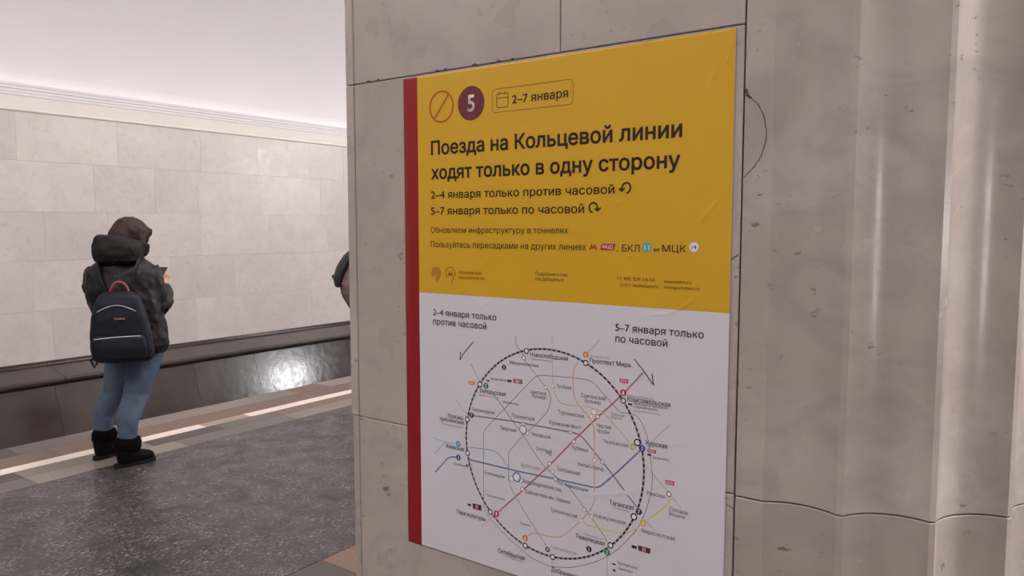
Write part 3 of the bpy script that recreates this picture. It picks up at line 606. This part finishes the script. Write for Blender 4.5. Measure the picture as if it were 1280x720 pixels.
def hand(bm, wrist, aim, thumb_side, s=1.0):
    """palm and five curled fingers; aim = direction of the fingers"""
    aim = aim.normalized(); side = thumb_side.normalized(); nrm = aim.cross(side).normalized()
    tube(bm, [wrist-aim*.03, wrist, wrist+aim*.045*s, wrist+aim*.085*s], [(.024, .022), (.027, .020), (.038*s, .016), (.036*s, .013)], 10, up=nrm)
    for k, L in enumerate((.068, .075, .070, .055)):
        b = wrist+aim*.08*s+side*(.027-.018*k)*s
        tube(bm, [b-aim*.02, b+aim*L*.45*s, b+aim*L*.75*s+nrm*.012, b+aim*L*.85*s+nrm*.030], [.0095, .009, .008, .0065], 8)
    b = wrist+aim*.025*s+side*.026*s
    tube(bm, [b-side*.01, b+side*.022+aim*.022, b+side*.026+aim*.05+nrm*.01, b+side*.02+aim*.065+nrm*.018], [.012, .011, .010, .008], 8)

def head(bm, c, yawd, tilt, s=1.0):
    """head with brow, nose, lips, chin and ears; faces +x before turning"""
    Mt = Matrix.Translation(c) @ Matrix.Rotation(R(yawd), 4, 'Z') @ Matrix.Rotation(R(tilt), 4, 'Y')
    T = lambda *q: Mt @ Vector(q)
    rot = Mt.to_3x3().to_4x4()
    ball(bm, T(-.01, 0, .03), (.092*s, .074*s, .088*s), rot); ball(bm, T(.02, 0, -.03), (.068*s, .060*s, .085*s), rot); ball(bm, T(.058, 0, -.085), (.024, .026, .020), rot)
    tube(bm, [T(.075, 0, .012), T(.098, 0, -.018), T(.108, 0, -.030), T(.088, 0, -.040)], [.008, .011, .013, .012], 8)
    tube(bm, [T(.080, -.022, -.062), T(.091, 0, -.059), T(.080, .022, -.062)], [.004, .008, .004], 8)
    for s_ in (-1, 1):
        ball(bm, T(.074, .030*s_, .004), (.012, .015, .010), rot); ball(bm, T(-.005, .075*s_, -.010), (.018, .008, .028), rot)
        tube(bm, [T(.078, .048*s_, .020), T(.088, .028*s_, .024), T(.088, .010*s_, .018)], [.004, .007, .004], 6)
    return Mt

def boot(parent, hx, hy, ang, up=.20):
    """boot with heel at (hx, hy) in the person's frame, toe towards ang"""
    d = Vector((math.cos(R(ang)), math.sin(R(ang)), 0)); P = lambda a, z, s=0: Vector((hx, hy, 0))+d*a+Vector((-d.y, d.x, 0))*s+Vector((0, 0, z))
    b = bmesh.new()
    tube(b, [P(.005, .055), P(.06, .06), P(.13, .052), P(.185, .045), P(.215, .038)], [(.040, .045), (.046, .052), (.049, .044), (.044, .034), (.028, .020)], 16)
    tube(b, [P(.045, .03), P(.045, .10), P(.05, .16), P(.05, up)], [(.050, .058), (.060, .068), (.064, .074), (.062, .072)], 16, up=d)
    fuse('boot', b, BOOT, parent, .009, 4)
    b = bmesh.new(); N = 20; o = []
    for k in range(N):
        a = 2*math.pi*k/N; c, s = math.cos(a), math.sin(a); q = P(.098+.132*math.copysign(abs(c)**.75, c), 0, (.047 if c > 0 else .041)*math.copysign(abs(s)**.75, s)); o.append(q)
    lo = [b.verts.new((q.x, q.y, .001)) for q in o]; hi = [b.verts.new((q.x, q.y, .026)) for q in o]
    for k in range(N): b.faces.new([lo[k], lo[(k+1) % N], hi[(k+1) % N], hi[k]])
    b.faces.new(lo[::-1]); b.faces.new(hi); from_bm('boot_sole', b, SOLE, parent)
    b = bmesh.new()
    tube(b, [P(.052, up-.085), P(.054, up-.07), P(.056, up-.03), P(.056, up+.004), P(.056, up+.010)], [(.058, .066), (.072, .080), (.076, .086), (.066, .074), (.05, .06)], 18, up=d)
    fuse('boot_cuff', b, FUR, parent, .008, 3, .012, .02)

# --- the person with the backpack
PX, PYY, PHI = 2.595, 5.04, 50
W1 = empty('person', (PX, PYY, 0), R(PHI), label='person in black hooded puffer jacket, blue jeans and ankle boots looking at a phone', cat='person')
def loc(x, y):      # floor point in the person's own frame
    c, s = math.cos(R(-PHI)), math.sin(R(-PHI)); x -= PX; y -= PYY; return (x*c-y*s, x*s+y*c)
rf = loc(2.455, 4.915); lf = loc(2.455, 5.20)
ra, la = -5-PHI, 14-PHI
rk = Vector((rf[0]+.058*math.cos(R(ra)), rf[1]+.058*math.sin(R(ra)), 0)); lk = Vector((lf[0]+.055*math.cos(R(la)), lf[1]+.055*math.sin(R(la)), 0))
b = bmesh.new()         # the body under the clothes: trunk, neck, head, arms, hands
rings_z(b, [(.76, .0, -.05, .075, .12), (.95, .0, -.04, .085, .12), (1.15, -.01, 0, .09, .14), (1.30, -.0, 0, .07, .15), (1.36, .02, 0, .05, .09)])
tube(b, [(.02, 0, 1.30), (.05, -.005, 1.42), (.09, -.015, 1.50)], [.055, .05, .05])
head(b, Vector((.12, -.035, 1.49)), -58, 30)
LH, RH = Vector((.275, -.12, 1.17)), Vector((.235, -.205, 1.175))
for sgn, el, wr in ((-1, Vector((.03, -.20, 1.03)), RH), (1, Vector((.14, .17, 1.03)), LH)):
    tube(b, [(0, .15*sgn, 1.30), tuple(el), tuple(wr)], [.045, .036, .025])
    hand(b, wr, Vector((.5, .1*(-sgn), .30)), Vector((-.1, sgn*.8, .5)), .78)
HC = Vector((0, -.055, 0))
def legpath(k, sg): return [tuple(HC+Vector((0, .082*sg, .80))), tuple(HC*.8+k*.22+Vector((.010, .055*sg, .64))), tuple(HC*.42+k*.58+Vector((.025, .022*sg, .44))), tuple(k+Vector((0, 0, .30))), tuple(k+Vector((-.004, 0, .20))), tuple(k+Vector((-.002, 0, .15)))]
for k_, sg in ((lk, 1), (rk, -1)): tube(b, legpath(k_, sg), [.075, .06, .045, .040, .033, .030], up=Vector((1, 0, 0)))
fuse('body', b, SKIN, W1, .008, 3)
b = bmesh.new()         # jeans
rings_z(b, [(.70, .0, -.055, .10, .150), (.80, -.01, -.055, .115, .165), (.90, 0, -.045, .11, .155), (.96, 0, -.04, .10, .145)])
tube(b, legpath(lk, 1), [.108, .096, .076, .066, .054, .050], 18, up=Vector((1, 0, 0)))
tube(b, legpath(rk, -1), [.112, .102, .081, .070, .058, .053], 18, up=Vector((1, 0, 0)))
fuse('jeans', b, DEN, W1, .009, 4, .010, .05)
boot(W1, *lf, la, .19); boot(W1, *rf, ra, .185)
b = bmesh.new()         # puffer jacket
rings_z(b, [(.745, .005, -.060, .145, .190), (.78, .0, -.055, .165, .210), (.86, -.005, -.045, .165, .212), (.95, -.015, -.030, .158, .210), (1.06, -.025, -.010, .155, .215), (1.17, -.03, .005, .150, .222), (1.26, -.022, .005, .135, .215), (1.32, -.005, 0, .115, .18), (1.37, .02, 0, .085, .11)], 32, 2.2)
tube(b, [(-.01, -.150, 1.285), (.0, -.175, 1.20), (.01, -.195, 1.09), (.03, -.200, 1.02)], [.070, .074, .072, .070], 16)
tube(b, [(.03, -.200, 1.02), (.10, -.212, 1.055), (.17, -.215, 1.10), (.22, -.212, 1.145)], [.072, .070, .060, .047], 16)
tube(b, [(-.01, .155, 1.285), (.03, .19, 1.16), (.10, .18, 1.05), (.18, .05, 1.08), (.25, -.08, 1.14)], [.072, .078, .076, .066, .047], 16)
fuse('puffer_jacket', b, JAC, W1, .009, 4, .030, .07)
b = bmesh.new(); rings_z(b, [(.725, .005, -.06, .140, .186), (.755, .005, -.06, .150, .196), (.77, .005, -.06, .145, .190)]); fuse('jacket_hem', b, JAC, W1, .008, 2)
b = bmesh.new()         # hood lying round the neck
rings_z(b, [(1.325, -.035, 0.01, .110, .115), (1.345, -.045, .015, .140, .140), (1.395, -.050, .02, .150, .150), (1.44, -.048, .02, .145, .145), (1.475, -.055, .025, .125, .128), (1.50, -.075, .05, .090, .095), (1.512, -.085, .06, .055, .065)], 28, 2.5)
tube(b, [(.10, .06, 1.37), (.06, .11, 1.42), (-.02, .13, 1.45)], [.04, .05, .05]); tube(b, [(.10, -.06, 1.37), (.06, -.10, 1.41), (-.02, -.12, 1.43)], [.04, .05, .05])
fuse('hood', b, HOODM, W1, .008, 4, .020, .06)
b = bmesh.new()         # hair hanging forward over the cheeks
Mh = Matrix.Translation((.11, -.03, 1.50)) @ Matrix.Rotation(R(-58), 4, 'Z') @ Matrix.Rotation(R(32), 4, 'Y')
Th = lambda *q: Mh @ Vector(q); rt = Mh.to_3x3().to_4x4()
ball(b, Th(-.012, 0, .022), (.122, .106, .106), rt); ball(b, Th(-.045, 0, -.03), (.092, .100, .090), rt)
for s_ in (-1, 1):
    tube(b, [Th(.01, .075*s_, .06), Th(.045, .088*s_, -.01), Th(.052, .086*s_, -.075), Th(.052, .078*s_, -.118)], [(.030, .046), (.026, .052), (.022, .048), (.014, .036)], 12)
tube(b, [Th(.06, -.06, .085), Th(.088, 0, .075), Th(.06, .06, .085)], [.022, .024, .022])
fuse('hair', b, HAIR, W1, .008, 3, .012, .03)

# --- phone in the hands
PH = empty('phone', tuple(Matrix.Rotation(R(PHI), 4, 'Z') @ Vector((.305, -.165, 1.235))+Vector((PX, PYY, 0))), R(PHI-30), label='small dark phone held in the hands of the person in the black jacket', cat='phone')
PH.rotation_euler = (0, R(-40), R(PHI-20))
from_bm('phone_body', box_bm(-.066, .066, -.033, .033, -.004, .004, .002), flat('phone_case', (.10, .04, .035), .3), PH)
from_bm('phone_screen', box_bm(-.061, .061, -.030, .030, .0041, .0052), flat('phone_glass', (.02, .02, .025), .05), PH)

# --- backpack on the back
BP = empty('backpack', (PX, PYY, 0), R(PHI), label='small dark navy backpack with silver zip and rosy top handle worn over black jacket', cat='backpack')
BP.location = (PX, PYY, 0)
def yz_bag(bm, rows, n=28, p=3.2):
    rings_z(bm, rows, n, p)
b = bmesh.new(); by = -.022
yz_bag(b, [(.705, -.235, by-.015, .050, .150), (.725, -.245, by-.015, .075, .175), (.79, -.250, by-.012, .086, .184), (.90, -.250, by-.005, .086, .176), (1.00, -.248, by, .080, .160), (1.08, -.243, by, .070, .138), (1.13, -.236, by, .058, .118), (1.155, -.23, by, .035, .08)])
fuse('bag_body', b, NAVY, BP, .008, 3, .006, .05)
b = bmesh.new()
yz_bag(b, [(.725, -.300, by-.012, .035, .138), (.74, -.312, by-.012, .045, .155), (.81, -.316, by-.01, .046, .160), (.865, -.312, by-.008, .042, .152), (.885, -.305, by-.006, .034, .142)])
fuse('front_pocket', b, NAVY, BP, .007, 3)
def strap_mesh(name, pts, w, th, mat, side):
    b = bmesh.new(); tube(b, pts, [(w, th)]*len(pts), 8, up=side); return from_bm(name, b, mat, BP, True)
strap_mesh('pocket_zip', [(-.352, by-.140+.0268*k, .882+.004*math.sin(math.pi*k/10)-.0015*k) for k in range(11)], .0022, .0035, SILV, Vector((0, 0, 1)))
strap_mesh('top_zip', [(-.319, by-.112+.0224*k, 1.035+.040*math.sin(math.pi*k/10)) for k in range(11)], .0018, .0025, SILV, Vector((0, 0, 1)))
from_bm('name_patch', box_bm(-.338, -.331, by-.05, by+.01, .985, .997, .001), GOLD, BP)
strap_mesh('top_handle', [(-.225, by+.055*math.cos(math.pi*k/10), 1.13+.085*math.sin(math.pi*k/10)) for k in range(11)], .009, .006, COPPER, Vector((1, 0, 0)))
for s_ in (-1, 1):
    strap_mesh('shoulder_strap', [(-.20, by+.055*s_, 1.13), (-.190, .075*s_, 1.19), (-.178, .100*s_, 1.26), (-.135, .115*s_, 1.325), (-.05, .12*s_, 1.365), (.06, .12*s_, 1.33), (.120, .12*s_, 1.22), (.125, .13*s_, 1.08), (.08, .16*s_, .93), (-.05, .17*s_, .84), (-.20, .14*s_, .76)], .026, .007, NAVY, Vector((0, 1, 0)) )
strap_mesh('strap_end', [(-.22, .13, .76), (-.20, .165, .71), (-.19, .15, .665), (-.20, .13, .70)], .008, .004, NAVY, Vector((1, 0, 0)))

# --- second person, mostly behind the pylon
QX, QY, QPHI = 5.22, 5.46, -38
W2 = empty('person', (QX, QY, 0), R(QPHI), label='person in mauve coat mostly hidden behind the left edge of the marble pylon', cat='person')
MAU = flat('mauve_coat_cloth', (.20, .125, .125), .75, 60, .3); TRO = flat('dark_brown_trousers', (.055, .035, .030), .8, 90, .3); BLK = flat('black_bag_cloth', (.012, .012, .014), .6, 90, .3)
b = bmesh.new()
rings_z(b, [(.80, 0, 0, .09, .13), (1.0, 0, 0, .09, .12), (1.3, 0, 0, .08, .16), (1.40, .02, 0, .05, .08)])
tube(b, [(.02, 0, 1.38), (.04, 0, 1.50)], [.052, .05]); head(b, Vector((.08, 0, 1.60)), -10, 20)
for sgn in (-1, 1):
    tube(b, [(0, .16*sgn, 1.36), (.04, .25*sgn, 1.09), (.27, .10*sgn, 1.16)], [.045, .036, .025]); hand(b, Vector((.28, .10*sgn, 1.17)), Vector((.6, -.2*sgn, .4)), Vector((-.1, sgn*.8, .5)), .95)
    tube(b, [(0, .08*sgn, .85), (.02, .09*sgn, .48), (-.01, .10*sgn, .10)], [.07, .05, .035])
fuse('body', b, SKIN, W2, .009, 3)
b = bmesh.new()
rings_z(b, [(.68, 0, 0, .105, .165), (.85, 0, 0, .12, .17), (.95, 0, 0, .11, .15)])
for sgn in (-1, 1): tube(b, [(0, .085*sgn, .80), (.02, .09*sgn, .48), (-.01, .10*sgn, .28), (-.01, .10*sgn, .10)], [.098, .072, .062, .050], 16, up=Vector((1, 0, 0)))
fuse('trousers', b, TRO, W2, .010, 4, .01, .05)
boot(W2, -.06, .10, 5, .17); boot(W2, -.04, -.10, -8, .17)
b = bmesh.new()
rings_z(b, [(.66, .0, 0, .125, .19), (.72, -.02, 0, .150, .20), (.82, -.06, 0, .170, .21), (.92, -.095, 0, .185, .215), (1.02, -.105, 0, .190, .22), (1.14, -.075, 0, .175, .225), (1.26, -.03, 0, .150, .22), (1.34, .0, 0, .125, .19), (1.40, .02, 0, .08, .11)])
for sgn in (-1, 1): tube(b, [(0, .17*sgn, 1.32), (.03, .25*sgn, 1.12), (.08, .26*sgn, 1.06), (.24, .13*sgn, 1.14)], [.07, .078, .074, .048], 14)
fuse('coat', b, MAU, W2, .010, 4, .02, .08)
b = bmesh.new(); ball(b, Vector((.06, 0, 1.63)), (.115, .10, .12)); ball(b, Vector((.03, 0, 1.54)), (.09, .10, .10)); fuse('hair', b, HAIR, W2, .009, 3, .012, .03)
B2 = empty('backpack', (QX, QY, 0), R(QPHI), label='slim black backpack on the back of the half-hidden person in mauve', cat='backpack')
b = bmesh.new()
tube(b, [(-.03, 0, 1.40), (-.12, 0, 1.34), (-.215, 0, 1.26), (-.275, 0, 1.16), (-.305, 0, 1.06), (-.305, 0, .985)], [(.10, .035), (.13, .04), (.15, .045), (.155, .048), (.15, .045), (.12, .03)], 20, up=Vector((1, 0, .3)))
fuse('bag_body', b, BLK, B2, .009, 3, .01, .05)
b = bmesh.new(); tube(b, [(-.335, -.10, 1.075), (-.345, 0, 1.085), (-.335, .10, 1.075)], [.018, .022, .018], 10); fuse('side_pocket', b, BLK, B2, .006, 2)
